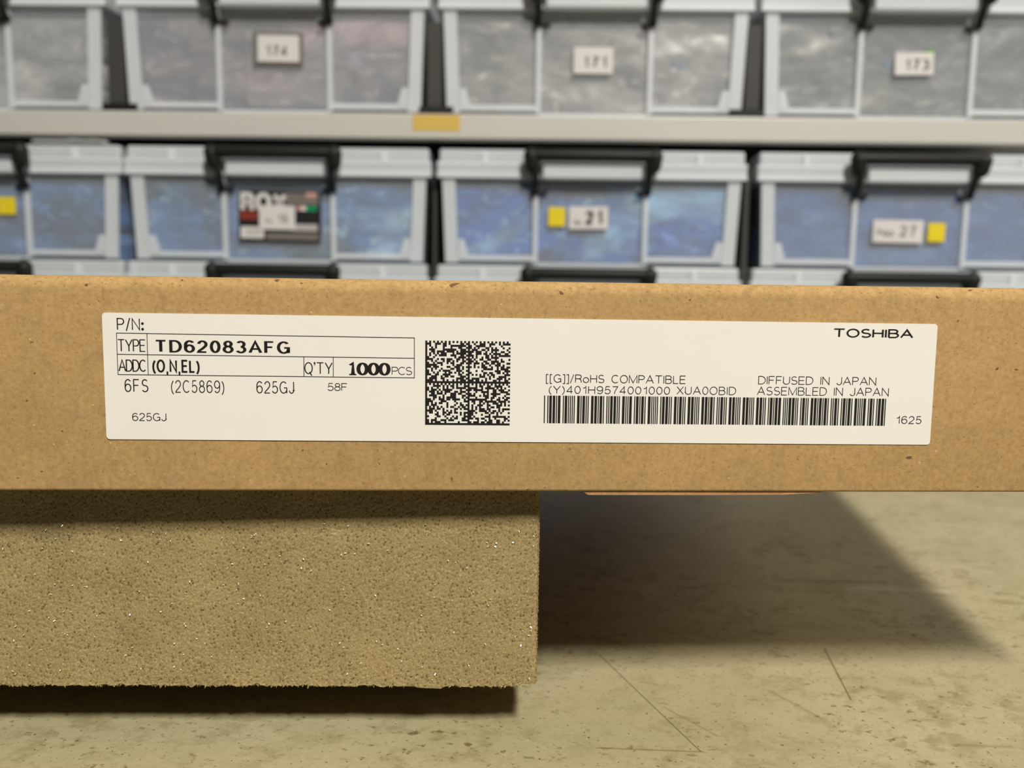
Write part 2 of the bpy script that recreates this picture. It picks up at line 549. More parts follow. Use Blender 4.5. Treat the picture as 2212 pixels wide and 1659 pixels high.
def foam_mesh():
    LEFT, DEP, R = -0.235, 0.290, 0.0014
    HT = BOX_BOTTOM - FOAM_Z0
    path = []                                   # (x, y, nx, ny) seen from above, front then right side
    n = 560
    for i in range(n + 1):
        x = LEFT + (0 - R - LEFT) * i / n
        path.append((x, 0, 0, -1))
    for k in range(1, 7):
        a = -math.pi / 2 + math.pi / 2 * k / 6
        path.append((-R + R * math.cos(a), R + R * math.sin(a), math.cos(a), math.sin(a)))
    for k in range(1, 61):
        path.append((0, R + (DEP - R) * (k / 60) ** 1.3, 1, 0))
    path.append((LEFT, DEP, 0, 1))
    path.append((LEFT, DEP * 0.5, -1, 0))
    NZ = 120
    V, F = [], []
    m_ = len(path)
    for j in range(NZ + 1):
        z = HT * j / NZ
        for (x, y, nx, ny) in path:
            p = Vector((x * 1000, y * 1000, z * 1000))
            d = 0.05 * noise.noise(p * 0.75) + 0.08 * noise.noise(p * 2.3) + 0.22 * noise.noise(p * 0.12)
            if j == NZ: d = min(d, 0)
            zz = z
            if j == 0:
                zz = (0.75 * noise.noise(p * Vector((0.45, 0.45, 0))) + 0.62 * noise.noise(Vector((p.x * 1.7, p.y * 1.7, 3))) + 0.5 * noise.noise(Vector((p.x * 3.9, p.y * 3.9, 9))) + 0.16 * noise.noise(Vector((p.x * 0.08, p.y * 0.08, 5)))) / 1000
                edge = max(0.0, 1 - abs(x + 0.0005) / 0.007) if y < 0.004 else 0
                zz += edge * 0.0008
                d += 0.1
            V.append((x + nx * d / 1000, y + ny * d / 1000, zz))
    for j in range(NZ):
        for i in range(m_):
            k = (i + 1) % m_
            F.append((j * m_ + i, j * m_ + k, (j + 1) * m_ + k, (j + 1) * m_ + i))
    F.append(tuple(range(NZ * m_, NZ * m_ + m_)))
    F.append(tuple(reversed(range(m_))))
    mi = [0] * len(F)
    # recessed lower step of the same block, resting on the table
    b = len(V); z0 = TABLE - FOAM_Z0
    x0, x1, y0, y1 = LEFT + 0.01, -0.045, 0.052, DEP - 0.004
    V += [(x0, y0, z0), (x1, y0, z0), (x1, y1, z0), (x0, y1, z0), (x0, y0, .001), (x1, y0, .001), (x1, y1, .001), (x0, y1, .001)]
    for f in ((0, 3, 2, 1), (4, 5, 6, 7), (0, 1, 5, 4), (1, 2, 6, 5), (2, 3, 7, 6), (3, 0, 4, 7)):
        F.append(tuple(b + i for i in f)); mi.append(0)
    rnd = random.Random(3)
    # torn tufts along the lower and right edges
    def tuft(px, pz, dx, dz, w):
        b = len(V)
        y = rnd.uniform(-.0002, .0012)
        V.extend([(px - w * dz, y, pz + w * dx), (px + w * dz, y, pz - w * dx), (px + dx, y + rnd.uniform(-.0003, .0004), pz + dz)])
        F.append((b, b + 1, b + 2)); mi.append(0)
    for k in range(2600):
        px = rnd.uniform(LEFT, -0.004)
        ln = rnd.uniform(.0003, .0009)
        a = rnd.gauss(-math.pi / 2 - .35, .45)
        tuft(px, rnd.uniform(.0000, .0006), ln * math.cos(a), ln * math.sin(a), .3)
    for k in range(260):
        ln = rnd.uniform(.0002, .00055)
        a = rnd.gauss(-.3, .6)
        tuft(-.0002, rnd.uniform(.001, HT), ln * math.cos(a), ln * math.sin(a), .22)
    # shiny broken cell films, added as flecks tilted to glint toward the lens
    hv = (LDIR + Vector((0, -0.93, 0.36)).normalized()).normalized()
    for k in range(320):
        px, pz = rnd.uniform(LEFT, -.001), rnd.uniform(.001, HT - .004)
        nrm = (hv + Vector((rnd.gauss(0, .14), rnd.gauss(0, .14), rnd.gauss(0, .14)))).normalized()
        a = nrm.orthogonal().normalized(); a = Matrix.Rotation(rnd.uniform(0, 6.28), 3, nrm) @ a
        c = nrm.cross(a)
        s1, s2 = rnd.uniform(.00006, .00015), rnd.uniform(.00010, .00026)
        o = Vector((px, -.00032, pz)); b = len(V)
        V.extend([tuple(o - a * s1 - c * s2), tuple(o + a * s1 - c * s2), tuple(o + a * s1 * .6 + c * s2), tuple(o - a * s1 * .7 + c * s2 * .8)])
        F.append((b, b + 1, b + 2, b + 3)); mi.append(1)
    return V, F, mi


V, F, mi = foam_mesh()
foam = mesh_obj('foam_block', V, F, [FOAM, FILM], None, False, mi)
foam.location = foam_loc
foam.rotation_euler = (0, 0, foam_yaw)
tag(foam, 'tan open-cell foam block with ragged lower edge under the cardboard box', 'foam block')

# ------------------------------------------------------------------ cardboard reel box with its label
face_yaw = math.radians(2.859)
U0 = 9.377                                    # mm: where the box's own x = 0 falls on the measured face
Z0 = -44.5
box = empty('reel_box', (0, 0.188, BOX_BOTTOM), face_yaw)
tag(box, 'flat brown cardboard box with a long white printed label, resting on foam', 'box')
BL, BR, BH, BD = -0.186, 0.1618, 0.0461, 0.325
skew = math.tan(math.radians(7.9) + face_yaw)   # carton skewed out of square to set the slant of its shadow


def shell_mesh():
    R_T, R_B = 0.0030, 0.0007
    prof = []                                  # (y, z) closed section front -> top -> back -> bottom
    for k in range(5):
        a = math.pi * 1.5 - math.pi / 2 * k / 4
        prof.append((R_B + R_B * math.cos(a), R_B + R_B * math.sin(a)))
    for k in range(9):
        a = math.pi - math.pi / 2 * k / 8
        prof.append((R_T + R_T * math.cos(a), BH - R_T + R_T * math.sin(a)))
    for k in range(5):
        a = math.pi / 2 - math.pi / 2 * k / 4
        prof.append((BD - R_B + R_B * math.cos(a), BH - R_B + R_B * math.sin(a)))
    for k in range(5):
        a = -math.pi / 2 * k / 4
        prof.append((BD - R_B + R_B * math.cos(a), R_B + R_B * math.sin(a)))
    n = len(prof)
    V, F = [], []
    NX = 60
    for i in range(NX + 1):
        t = i / NX
        x = BL + (BR - BL) * t
        for y, z in prof:
            s = y / BD
            wob = 0.00012 * noise.noise(Vector((x * 30, z * 40, 2))) * (1 if y < 0.01 else 0)
            V.append((x + y * skew, y + wob, z))
    for i in range(NX):
        for k in range(n):
            k2 = (k + 1) % n
            F.append((i * n + k, i * n + k2, (i + 1) * n + k2, (i + 1) * n + k))
    F.append(tuple(reversed(range(n))))
    F.append(tuple(range(NX * n, NX * n + n)))
    return V, [tuple(reversed(f)) for f in F]


V, F = shell_mesh()
shell = mesh_obj('shell', V, F, KRAFT, box)
shell.data.polygons.foreach_set('use_smooth', [len(p.vertices) == 4 for p in shell.data.polygons])
fl = MB()
fx0, fx1 = (25.0 - U0) / 1000, (80.6 - U0) / 1000
poly = [(fx0, 0.0002), (fx0 + 0.0017, -0.00085), (fx0 + 0.030, -0.00085), (fx1 - 0.010, -0.00075), (fx1 - 0.002, -0.0003), (fx1, 0.0002)]
fl.prism([(x, z) for x, z in poly], 0.0006, 0.060)
tag(fl.build('bottom_flap', KRAFT_INNER, box), 'thin paler flap edge showing under the box')

LAB = MB()
lx0, lx1 = -77.30, 103.36
TILT = -0.0023


def on_face(dy):
    """(u, z) in measured mm -> the box's own frame, dy metres in front of the face"""
    def fn(u, z):
        return ((u - U0) / 1000, -dy, (z - Z0) / 1000)
    return fn


def rounded_rect(u0, u1, za, zb, r, n=5):
    out = []
    for cx, cz, a0 in ((u1 - r, zb - r, 0), (u0 + r, zb - r, 90), (u0 + r, za + r, 180), (u1 - r, za + r, 270)):
        for k in range(n + 1):
            a = math.radians(a0 + 90 * k / n)
            out.append((cx + r * math.cos(a), cz + r * math.sin(a)))
    return out


zt = lambda u: TILT * (u - lx0)
rr = [(u, z + zt(u)) for u, z in rounded_rect(lx0, lx1, -33.15, -6.12, 0.75)]
f0, f1 = on_face(0.00005), on_face(0.00022)
n = len(rr)
LAB.add([f1(*p) for p in rr] + [f0(*p) for p in rr], [tuple(reversed(range(n)))] + [(i, (i + 1) % n, n + (i + 1) % n, n + i) for i in range(n)])
label = LAB.build('paper_label', PAPER, box)
tag(label, 'long white paper label with black print')

ink = on_face(0.00026)
tilted = lambda u_ref: (lambda u, z: ink(u, z + TILT * (u - u_ref)))
TEXTS = [  # text, left, baseline, width, cap height, pen x, pen z, gap
    ("P/N:", -74.28, -9.77, 5.57, 2.57, .125, .11, 0.10),
    ("TYPE", -74.33, -14.31, 5.92, 2.64, .13, .10, 0.00),
    ("TD62083AFG", -66.67, -14.39, 28.46, 2.65, .34, .17, 0.15),
    ("ADDC", -74.29, -18.56, 5.86, 2.59, .14, .11, -0.04),
    ("(O,N,EL)", -67.25, -18.70, 9.99, 2.79, .21, .20, 0.05),
    ("Q'TY", -35.24, -18.77, 6.03, 2.57, .12, .10, 0.05),
    ("!000", -26.13, -18.92, 9.28, 2.72, .42, .14, -0.10),
    ("PCS", -16.61, -18.79, 4.37, 1.75, .075, .075, 0.00),
    ("6FS", -73.11, -22.92, 4.95, 2.78, .12, .11, 0.14),
    ("(2C5869)", -63.46, -23.00, 11.27, 2.71, .10, .10, 0.12),
    ("625GJ", -45.45, -23.02, 8.00, 2.65, .11, .10, 0.12),
    ("58F", -30.34, -22.37, 4.23, 1.71, .08, .08, 0.09),
    ("625GJ", -71.75, -29.14, 7.16, 1.73, .09, .08, 0.12),
    ("[[G]]/RoHS COMPATIBLE", 16.75, -20.20, 30.77, 1.83, .085, .085, 0.13),
    ("(Y)401H9574001000", 17.38, -22.62, 26.71, 1.76, .085, .085, 0.19),
    ("XUA0OBID", 45.56, -22.62, 13.25, 1.83, .08, .08, 0.16),
    ("DIFFUSED IN JAPAN", 63.65, -20.22, 26.57, 1.85, .08, .08, 0.13),
    ("ASSEMBLED IN JAPAN", 63.48, -22.62, 29.74, 1.88, .08, .08, 0.13),
    ("1625", 95.21, -28.85, 5.86, 1.77, .09, .085, 0.17),
]
for s, x, z, w, h, px, pz, gp in TEXTS:
    mb = MB()
    write(mb, s, x, z, w, h, px, pz, gp, tilted(x))
    mb.build('lettering', INK, label)
mb = MB(); write(mb, "TOSHIBA", 79.88, -9.71, 18.12, 1.99, .215, .15, .12, tilted(79.88))
mb.build('logo_lettering', INK, label)

ln = MB()


def line(a, b, hw=0.075):
    ribbon(ln, [a, b], hw, hw, ink)


for a, b in (((-74.44, -10.40), (-11.76, -10.78)), ((-74.38, -14.90), (-11.76, -15.16)), ((-74.42, -19.21), (-11.75, -19.41)),
             ((-74.42, -10.33), (-74.40, -19.28)), ((-11.76, -10.7), (-11.75, -19.48)), ((-68.09, -10.44), (-68.11, -19.23)),
             ((-35.32, -15.07), (-35.35, -19.33)), ((-29.07, -15.09), (-29.09, -19.36))):
    line(a, b)
ln.build('table_lines', INK, label)

C39 = dict(zip("0123456789ABDHIOUXY*", "nnnwwnwnn wnnwnnnnw nnwwnnnnw wnwwnnnnn nnnwwnnnw wnnwwnnnn nnwwwnnnn nnnwnnwnw wnnwnnwnn nnwwnnwnn wnnnnwnnw nnwnnwnnw nnnnwwnnw wnnnnwwnn nnwnnwwnn wnnnwnnwn wwnnnnnnw nwnnwnnnw wwnnwnnnn nwnnwnwnn".split()))
seq = []
code = "*Y401H9574001000XUA0OBID*"
for ci, ch in enumerate(code):
    for k, e in enumerate(C39[ch]):
        seq.append((k % 2 == 0, 2.55 if e == 'w' else 1.0))
    if ci < len(code) - 1: seq.append((False, 1.0))
tot = sum(w for _, w in seq)
bars = MB(); x = 16.42; wmm = 92.70 - 16.42; c_ = 0
bf = tilted(16.45)
for black, w in seq:
    wd = w / tot * wmm
    if black:
        grow = 0.012
        bars.add([bf(x - grow, -29.13), bf(x + wd + grow, -29.13), bf(x + wd + grow, -23.04), bf(x - grow, -23.04)], [(0, 1, 2, 3)])
    x += wd
bars.build('barcode', INK, label)

mc = MB(); N = 44
rnd = random.Random(62083)
mx0, mx1, mz0, mz1 = -9.41, 8.95, -29.62, -11.33
cw, chh = (mx1 - mx0) / N, (mz1 - mz0) / N
mf = tilted(-9.4)
for r_ in range(N):                           # r_ counts from the bottom
    for c_ in range(N):
        lr, lc = r_ % 22, c_ % 22
        if lc == 0 or lr == 0: on = True
        elif lr == 21: on = (lc % 2 == 0)
        elif lc == 21: on = (lr % 2 == 0)
        else: on = rnd.random() < 0.5
        if on:
            e = 0.012
            a0, a1, b0, b1 = mx0 + c_ * cw - e, mx0 + (c_ + 1) * cw + e, mz0 + r_ * chh - e, mz0 + (r_ + 1) * chh + e
            mc.add([mf(a0, b0), mf(a1, b0), mf(a1, b1), mf(a0, b1)], [(0, 1, 2, 3)])
mc.build('matrix_code', INK, label)

# ------------------------------------------------------------------ rack
RY = math.radians(-0.9)
RU0 = -11.94                                   # mm: where the rack's own x = 0 falls on the measured plane
RACK_Y = 0.76
rack = empty('storage_rack', (0, RACK_Y, 0), RY)
tag(rack, 'grey steel shelf rack holding rows of translucent storage bins', 'shelf rack')
zE = lambda mm: EYE + mm / 1000
RW, RD = 0.74, 0.46


def shelf(top):
    s = MB()
    s.box(-RW, RW, 0.004, RD, top - 0.006, top - 0.0005)
    s.rbox(-RW, RW, 0.0, 0.012, top - 0.0215, top, 0.002, 3)
    s.box(-RW, RW, RD - 0.012, RD, top - 0.0215, top - 0.0005)
    s.box(-RW, -RW + 0.012, 0.012, RD - 0.012, top - 0.0215, top - 0.006)
    s.box(RW - 0.012, RW, 0.012, RD - 0.012, top - 0.0215, top - 0.006)
    return s


SH1 = zE(147.6)
SH2 = zE(20.0 - 98.5)
for zz in (SH1 + 0.30, SH1, SH2, 0.36):
    shelf(zz).build('shelf_board', SHELF, rack)
for sx in (-RW - 0.02, RW - 0.02):
    for sy in (0.0, RD - 0.04):
        p_ = MB(); p_.rbox(sx, sx + 0.04, sy, sy + 0.04, 0, SH1 + 0.62, 0.003, 2)
        p_.build('post', POST, rack)

ys = MB()
ys.rbox((-99.4 - RU0) / 1000, (-59.0 - RU0) / 1000, -0.0004, -0.00005, zE(132.9), zE(146.4), 0.0001, 1)
ys.build('yellow_tape_label', TAPE_YELLOW, rack)

# ------------------------------------------------------------------ storage bins
LIDH = 24.2


def make_bin(hb, name='storage_bin'):
    """hb: body height in mm below the lid; own frame: x across, y into the rack, z up from the bin's base"""
    root = empty(name)
    mm = lambda v: v / 1000
    WT, WB, DT = 257.0, 251.0, 390.0
    tap = (WT - WB) / 2
    t = 1.6
    # walls
    def ring(z, inset):
        k = inset + tap * (1 - z / hb)
        return [(-WT / 2 + k, k * .6), (WT / 2 - k, k * .6), (WT / 2 - k, DT - k), (-WT / 2 + k, DT - k)]
    b = MB()
    lev = [(0, 0), (hb, 0), (hb, t), (t, t)]
    vv = []
    for z, i in lev: vv += [(mm(x), mm(y), mm(z)) for x, y in ring(z, i)]
    ff = [(3, 2, 1, 0)]
    for l in range(3):
        for k in range(4):
            k2 = (k + 1) % 4
            ff.append((l * 4 + k, l * 4 + k2, (l + 1) * 4 + k2, (l + 1) * 4 + k))
    ff.append((12, 13, 14, 15))
    b.add(vv, ff)
    b.build('body', FROST_PANEL, root)
    # raised frame on the front
    fr = MB()
    def bar(x0a, x1a, z0, x0b, x1b, z1, y0=-2.4, y1=0.3):
        sh = lambda z: tap * .6 * (1 - z / hb)
        fr.add([(mm(x0a), mm(y0 + sh(z0)), mm(z0)), (mm(x1a), mm(y0 + sh(z0)), mm(z0)), (mm(x1a), mm(y1 + sh(z0)), mm(z0)), (mm(x0a), mm(y1 + sh(z0)), mm(z0)),
                (mm(x0b), mm(y0 + sh(z1)), mm(z1)), (mm(x1b), mm(y0 + sh(z1)), mm(z1)), (mm(x1b), mm(y1 + sh(z1)), mm(z1)), (mm(x0b), mm(y1 + sh(z1)), mm(z1))],
               [(0, 3, 2, 1), (4, 5, 6, 7), (0, 1, 5, 4), (1, 2, 6, 5), (2, 3, 7, 6), (3, 0, 4, 7)])
    for s in (-1, 1):
        xo0, xo1 = s * WB / 2, s * WT / 2
        def sb(a0, a1, z0, b0, b1, z1, **k):
            if s > 0: bar(a0, a1, z0, b0, b1, z1, **k)
            else: bar(-a1, -a0, z0, -b1, -b0, z1, **k)
        sb(WB / 2 - 11, WB / 2, 2, WT / 2 - 11, WT / 2, hb)                 # outer upright
        sb(45.5, 49.5, 2, 45.5, 49.5, hb - 2)                              # inner upright
        sb(49.5, WB / 2 - 11, 4, 49.5, WB / 2 - 11, 8.5)                   # lower rail
        sb(WB / 2 - 20, WB / 2 - 11, 8.5, WB / 2 - 16, WB / 2 - 11, 22)    # corner gusset
    bar(-WT / 2, WT / 2, hb - 1.5, -WT / 2, WT / 2, hb, y0=-3.0)
    bar(-45.5, 45.5, 0.5, -45.5, 45.5, 2.5, y0=-1.0)
    fr.build('front_frame', FROST_RIB, root)
    # lid
    ld = MB()
    LW = 266.0
    ld.rbox(mm(-LW / 2), mm(LW / 2), mm(-4.5), mm(DT + 3), mm(hb), mm(hb + 13), mm(1.6), 2)
    ld.rbox(mm(-LW / 2 + 2), mm(LW / 2 - 2), mm(-2.5), mm(DT + 1), mm(hb + 13), mm(hb + LIDH), mm(2.0), 2)
    for x in (-92, 92):
        ld.box(mm(x - 2), mm(x + 2), mm(-5.0), mm(-2.4), mm(hb + 13), mm(hb + LIDH - 3))
    ld.rbox(mm(-LW / 2), mm(LW / 2), mm(-5.2), mm(-3.5), mm(hb - .3), mm(hb + 4), mm(.6), 1)
    ld.rbox(mm(-LW / 2), mm(LW / 2), mm(-5.2), mm(-3.5), mm(hb + 10), mm(hb + 13.4), mm(.6), 1)
    lid = ld.build('lid', FROST_LID, root)
    tb_ = MB()
    tb_.rbox(mm(-42), mm(42), mm(-14.0), mm(-4.4), mm(hb - 1.0), mm(hb + 11.3), mm(1.6), 2)
    tb_.build('latch_tab', FROST_LID, lid)
    # black folding latch
    h = MB()
    zb = hb + 17.6
    yb = -16.5
    h.capsule((mm(-52), mm(yb), mm(zb)), (mm(52), mm(yb), mm(zb)), mm(5.3), 14, 0, 1.1)
    for s in (-1, 1):
        h.capsule((mm(s * 52.0), mm(yb), mm(zb - 0.5)), (mm(s * 51), mm(yb + 2), mm(zb - 8)), mm(6.8), 12)
        h.tube([(mm(s * 49.5), mm(yb + 2), mm(zb - 9)), (mm(s * 48.0), mm(yb + 5), mm(zb - 17)), (mm(s * 48.2), mm(yb + 9), mm(zb - 24)), (mm(s * 48.6), mm(-3), mm(zb - 30))],
               [mm(4.2), mm(3.0), mm(2.9), mm(3.2)], 10)
        h.capsule((mm(s * 49), mm(-3.2), mm(zb - 29.5)), (mm(s * 39.5), mm(-2.2), mm(zb - 29.5)), mm(2.0), 8)
    h.build('latch_handle', BLACK, root, True)
    return root


def place_bin(proto, x_mm, base, name='storage_bin', dyaw=0.0, dy=0.0):
    """a copy of proto with copies of its parts and their sub-parts"""
    r = proto.copy(); COL.objects.link(r)
    for ch in proto.children:
        c = ch.copy(); COL.objects.link(c); c.parent = r
        for g_ in ch.children:
            d = g_.copy(); COL.objects.link(d); d.parent = c
    px = (x_mm - RU0) / 1000
    r.location = (math.cos(RY) * px - math.sin(RY) * (0.006 + dy), RACK_Y + math.sin(RY) * px + math.cos(RY) * (0.006 + dy), base)
    r.rotation_euler = (0, 0, RY + math.radians(dyaw))
    return r


HB_UP, HB_LO = 86.5, 74.3
proto_up = make_bin(HB_UP)
proto_lo = make_bin(HB_LO)


def sticker(parent, name, x0, x1, z0, z1, mat, rot=0.0, yoff=-0.00045, th=0.0004):
    """paper on the bin's front panel; mm in the bin's own frame"""
    cx, cz = (x0 + x1) / 2, (z0 + z1) / 2
    m = MB()
    m.box(-(x1 - x0) / 2000, (x1 - x0) / 2000, 0, th, -(z1 - z0) / 2000, (z1 - z0) / 2000)
    o = m.build(name, mat, parent)
    o.location = (cx / 1000, yoff, cz / 1000)
    o.rotation_euler = (0, math.radians(rot), 0)
    return o


def print_on(st, text, x, z, w, h, px, pz, gap, mat=GREY_INK):
    m = MB()
    write(m, text, x, z, w, h, px, pz, gap, lambda a, b: (a / 1000, -0.00006, b / 1000))
    return m.build('number_lettering', mat, st)


def patch(st, name, x0, x1, z0, z1, mat, lift=0.00008):
    m = MB()
    m.add([(x0 / 1000, -lift, z0 / 1000), (x1 / 1000, -lift, z0 / 1000), (x1 / 1000, -lift, z1 / 1000), (x0 / 1000, -lift, z1 / 1000)], [(0, 1, 2, 3)])
    return m.build(name, mat, st)


GU = 'translucent bins on the upper shelf'
GM = 'translucent bins of blue bags under the shelf'
GB = 'lowest translucent bins behind the box'
base_up, base_mid, base_low = SH1, zE(20.3), SH2
bins = {}
for key, xm, lab in (('u0', -495, 'translucent bin of grey bags on the upper shelf, cut off by the left edge'),
                     ('u1', -219, 'translucent bin with pinkish bags and a dark-edged number label on the upper shelf'),
                     ('u2', 54.5, 'translucent upper-shelf bin numbered 171 with grey and blue bags'),
                     ('u3', 326, 'translucent upper-shelf bin numbered 173 with dark grey bags')):
    bins[key] = tag(place_bin(proto_up, xm, base_up), lab, 'storage bin', GU)
for key, xm, lab in (('m0', -485, 'translucent bin of blue bags under the shelf, yellow square at the left edge'),
                     ('m1', -217, 'translucent bin of blue bags with a black printed card on its front'),
                     ('m2', 54.0, 'translucent bin numbered 21 with a yellow square left of the number'),
                     ('m3', 328.5, 'translucent bin numbered 27 with a yellow square right of the number')):
    bins[key] = tag(place_bin(proto_lo, xm, base_mid), lab, 'storage bin', GM)
for key, xm, lab in (('b0', -486, 'bin below the leftmost blue bin, mostly hidden by the cardboard box'),
                     ('b1', -219, 'bin below the one with the black card, mostly hidden by the cardboard box'),
                     ('b2', 52.5, 'bin below the one numbered 21, mostly hidden by the cardboard box'),
                     ('b3', 326, 'bin below the one numbered 27, mostly hidden by the cardboard box')):
    bins[key] = tag(place_bin(proto_lo, xm, base_low), lab, 'storage bin', GB)
for pr in (proto_up, proto_lo):
    for ch in list(pr.children_recursive): bpy.data.objects.remove(ch, do_unlink=True)
    bpy.data.objects.remove(pr, do_unlink=True)

zu = 147.6
# upper shelf numbers
b = bins['u1']
bk = sticker(b, 'dark_backing', -232.9 - 4 + 219, -197.0 + 3 + 219, 188.0 - zu, 214.8 - zu, MIDGREY, 0.6, -0.0004)
st = sticker(b, 'number_label', -232.9 + 219, -197.5 + 219, 190.2 - zu, 212 - zu, STICKER, 0.6, -0.0011)
print_on(st, "174", -11, -6.5, 19, 9, .9, .8, .15)
b = bins['u2']
st = sticker(b, 'number_label', 36.9 - 54.5, 70.1 - 54.5, 182.8 - zu, 204.6 - zu, STICKER, 0.4)
print_on(st, "171", -8.8, -6.2, 20.5, 9.5, 1.1, .9, .2)
b = bins['u3']
st = sticker(b, 'number_label', 308.0 - 326, 340.2 - 326, 184.0 - zu, 202.4 - zu, STICKER, -1.0, -0.0011)
print_on(st, "173", -8.2, -5.6, 21, 9.6, 1.1, .9, .15)
gb = sticker(b, 'green_corner', 333.5 - 326, 340.8 - 326, 197.0 - zu, 205.0 - zu, GREEN_BIT, 0)
# middle row numbers
zm = 20.3
b = bins['m1']
cd = sticker(b, 'printed_card', -252.3 + 217, -180.3 + 217, 38.4 - zm, 82.1 - zm, OFFBLACK, 0.5)
m = MB(); write(m, "ROX", -34.5, 3.0, 41, 17, 2.1, 1.9, .02, lambda a, c: (a / 1000, -0.00012, c / 1000))
m.build('card_lettering', WHITEPRINT, cd)
patch(cd, 'grey_print_block', 5, 34, 10, 20, MIDGREY)
patch(cd, 'pale_print_mark', 23, 32, 16.5, 20.5, PINK, 0.00012)
patch(cd, 'red_print_band', -35, -19.5, -3.5, 4, RED)
patch(cd, 'flag_red_stripe', 15, 19, 5, 9, PINK, 0.00014)
patch(cd, 'flag_white_stripe', 19, 23, 5, 9, WHITEPRINT, 0.00014)
patch(cd, 'flag_green_stripe', 23, 32.5, 4.8, 9, GREEN, 0.00014)
patch(cd, 'white_print_panel', -34.5, -14, -19.5, -9.5, WHITEPRINT)
patch(cd, 'grey_print_line', -29, -17, -15.5, -12.5, LIGHTGREY, 0.00014)
patch(cd, 'light_print_line', 10, 33, -12.5, -6.5, LIGHTGREY)
patch(cd, 'lower_print_block', -12, 34, -20.5, -14.5, MIDGREY)
st = sticker(b, 'number_label', -234.2 + 217, -202.9 + 217, 48.6 - zm, 69.2 - zm, STICKER, 0.5, -0.0011)
print_on(st, "No.", -10.5, -4.6, 7.5, 3.6, .3, .3, .1)
print_on(st, "15", 0.5, -4.6, 9, 7.5, .6, .6, .12)
b = bins['m2']
sticker(b, 'yellow_sticker', 17.7 - 54, 32.3 - 54, 54.4 - zm, 70.8 - zm, YELLOW, 0.5)
st = sticker(b, 'number_label', 35.4 - 54, 69.2 - 54, 52.3 - zm, 71.5 - zm, STICKER, -0.8)
print_on(st, "No.", -12.5, -6, 7.5, 4.2, .5, .5, .05)
print_on(st, "21", -2.5, -6, 15, 12, 1.5, 1.3, .18, OFFBLACK)
b = bins['m3']
st = sticker(b, 'number_label', 297.9 - 328.5, 340.8 - 328.5, 43.8 - zm, 63.1 - zm, STICKER, 0.6)
print_on(st, "No.", -17.5, -4.5, 16, 6.5, .6, .6, .1)
print_on(st, "27", 1.5, -4.5, 14, 9.5, .8, .75, .2)
sticker(b, 'yellow_sticker', 345.0 - 328.5, 359.5 - 328.5, 45.0 - zm, 61.0 - zm, YELLOW, 0.8)
b = bins['m0']
sticker(b, 'yellow_sticker', -463.0 + 484, -447.4 + 484, 59.0 - zm, 74.0 - zm, YELLOW, 0.2)

# ------------------------------------------------------------------ bags in the bins
BAGM = {
    'blue': mat_bag('blue_film', (0.03, 0.12, 0.36), (0.07, 0.22, 0.58), (0.26, 0.45, 0.78)),
    'deep': mat_bag('deep_blue_film', (0.02, 0.08, 0.34), (0.045, 0.17, 0.56), (0.13, 0.30, 0.70)),
    'slate': mat_bag('slate_blue_film', (0.05, 0.09, 0.20), (0.10, 0.18, 0.34), (0.26, 0.37, 0.54)),
    'cyan': mat_bag('light_blue_film', (0.22, 0.46, 0.68), (0.38, 0.62, 0.82), (0.68, 0.82, 0.90)),
    'grey': mat_bag('grey_film', (0.20, 0.20, 0.195), (0.36, 0.355, 0.335), (0.58, 0.56, 0.52)),
    'dark': mat_bag('dark_grey_film', (0.085, 0.09, 0.085), (0.16, 0.165, 0.15), (0.33, 0.325, 0.295)),
    'clear': mat_bag('clear_film', (0.40, 0.385, 0.36), (0.60, 0.575, 0.54), (0.82, 0.79, 0.75)),
    'pink': mat_bag('pink_film', (0.34, 0.20, 0.25), (0.54, 0.34, 0.39), (0.76, 0.60, 0.62)),
    'mauve': mat_bag('mauve_film', (0.17, 0.145, 0.19), (0.29, 0.25, 0.32), (0.50, 0.45, 0.52)),
}


def bag_mesh(w, d, h, seed):
    """a crumpled pillow-shaped bag with a flat heat-sealed edge"""
    nu, nv = 30, 22
    V, F = [], []
    off = Vector((seed * 3.7, seed * 1.3, seed * 7.1))
    sg = lambda c, e: math.copysign(abs(c) ** e, c)
    for j in range(nv + 1):
        ph = -math.pi / 2 + math.pi * j / nv
        for i in range(nu):
            th = 2 * math.pi * i / nu
            x = sg(math.cos(ph), .25) * sg(math.cos(th), .3)
            y = sg(math.cos(ph), .22) * sg(math.sin(th), .25)
            z = sg(math.sin(ph), .35)
            p = Vector((x * w / 2, y * d / 2, z * h / 2))
            k = 0.98 + 0.07 * noise.noise(p * 38 + off) + 0.05 * (1 - 2 * abs(noise.noise(p * 75 + off)))
            V.append(tuple(p * min(k, 1.08)))
    for j in range(nv):
        for i in range(nu):
            i2 = (i + 1) % nu
            F.append((j * nu + i, j * nu + i2, (j + 1) * nu + i2, (j + 1) * nu + i))
    return V, F


BAGS = {}
for k in range(4):
    V, F = bag_mesh(1.0 * .08, .2, .04, k + 1)
    me = bpy.data.meshes.new('bag')
    me.from_pydata(V, [], F)
    me.polygons.foreach_set('use_smooth', [True] * len(me.polygons))
    BAGS[k] = me


LOOK = {'blue': 'blue', 'deep': 'deep blue', 'slate': 'dull slate blue', 'cyan': 'light blue', 'grey': 'grey', 'dark': 'dark grey', 'clear': 'pale clear', 'pink': 'pink', 'mauve': 'mauve'}
ORD = ('first', 'second', 'third', 'fourth', 'fifth', 'sixth')
LEVEL = {2: ('at the bottom', 'on top'), 3: ('at the bottom', 'in the middle', 'on top'), 4: ('at the bottom', 'second from bottom', 'second from top', 'on top')}


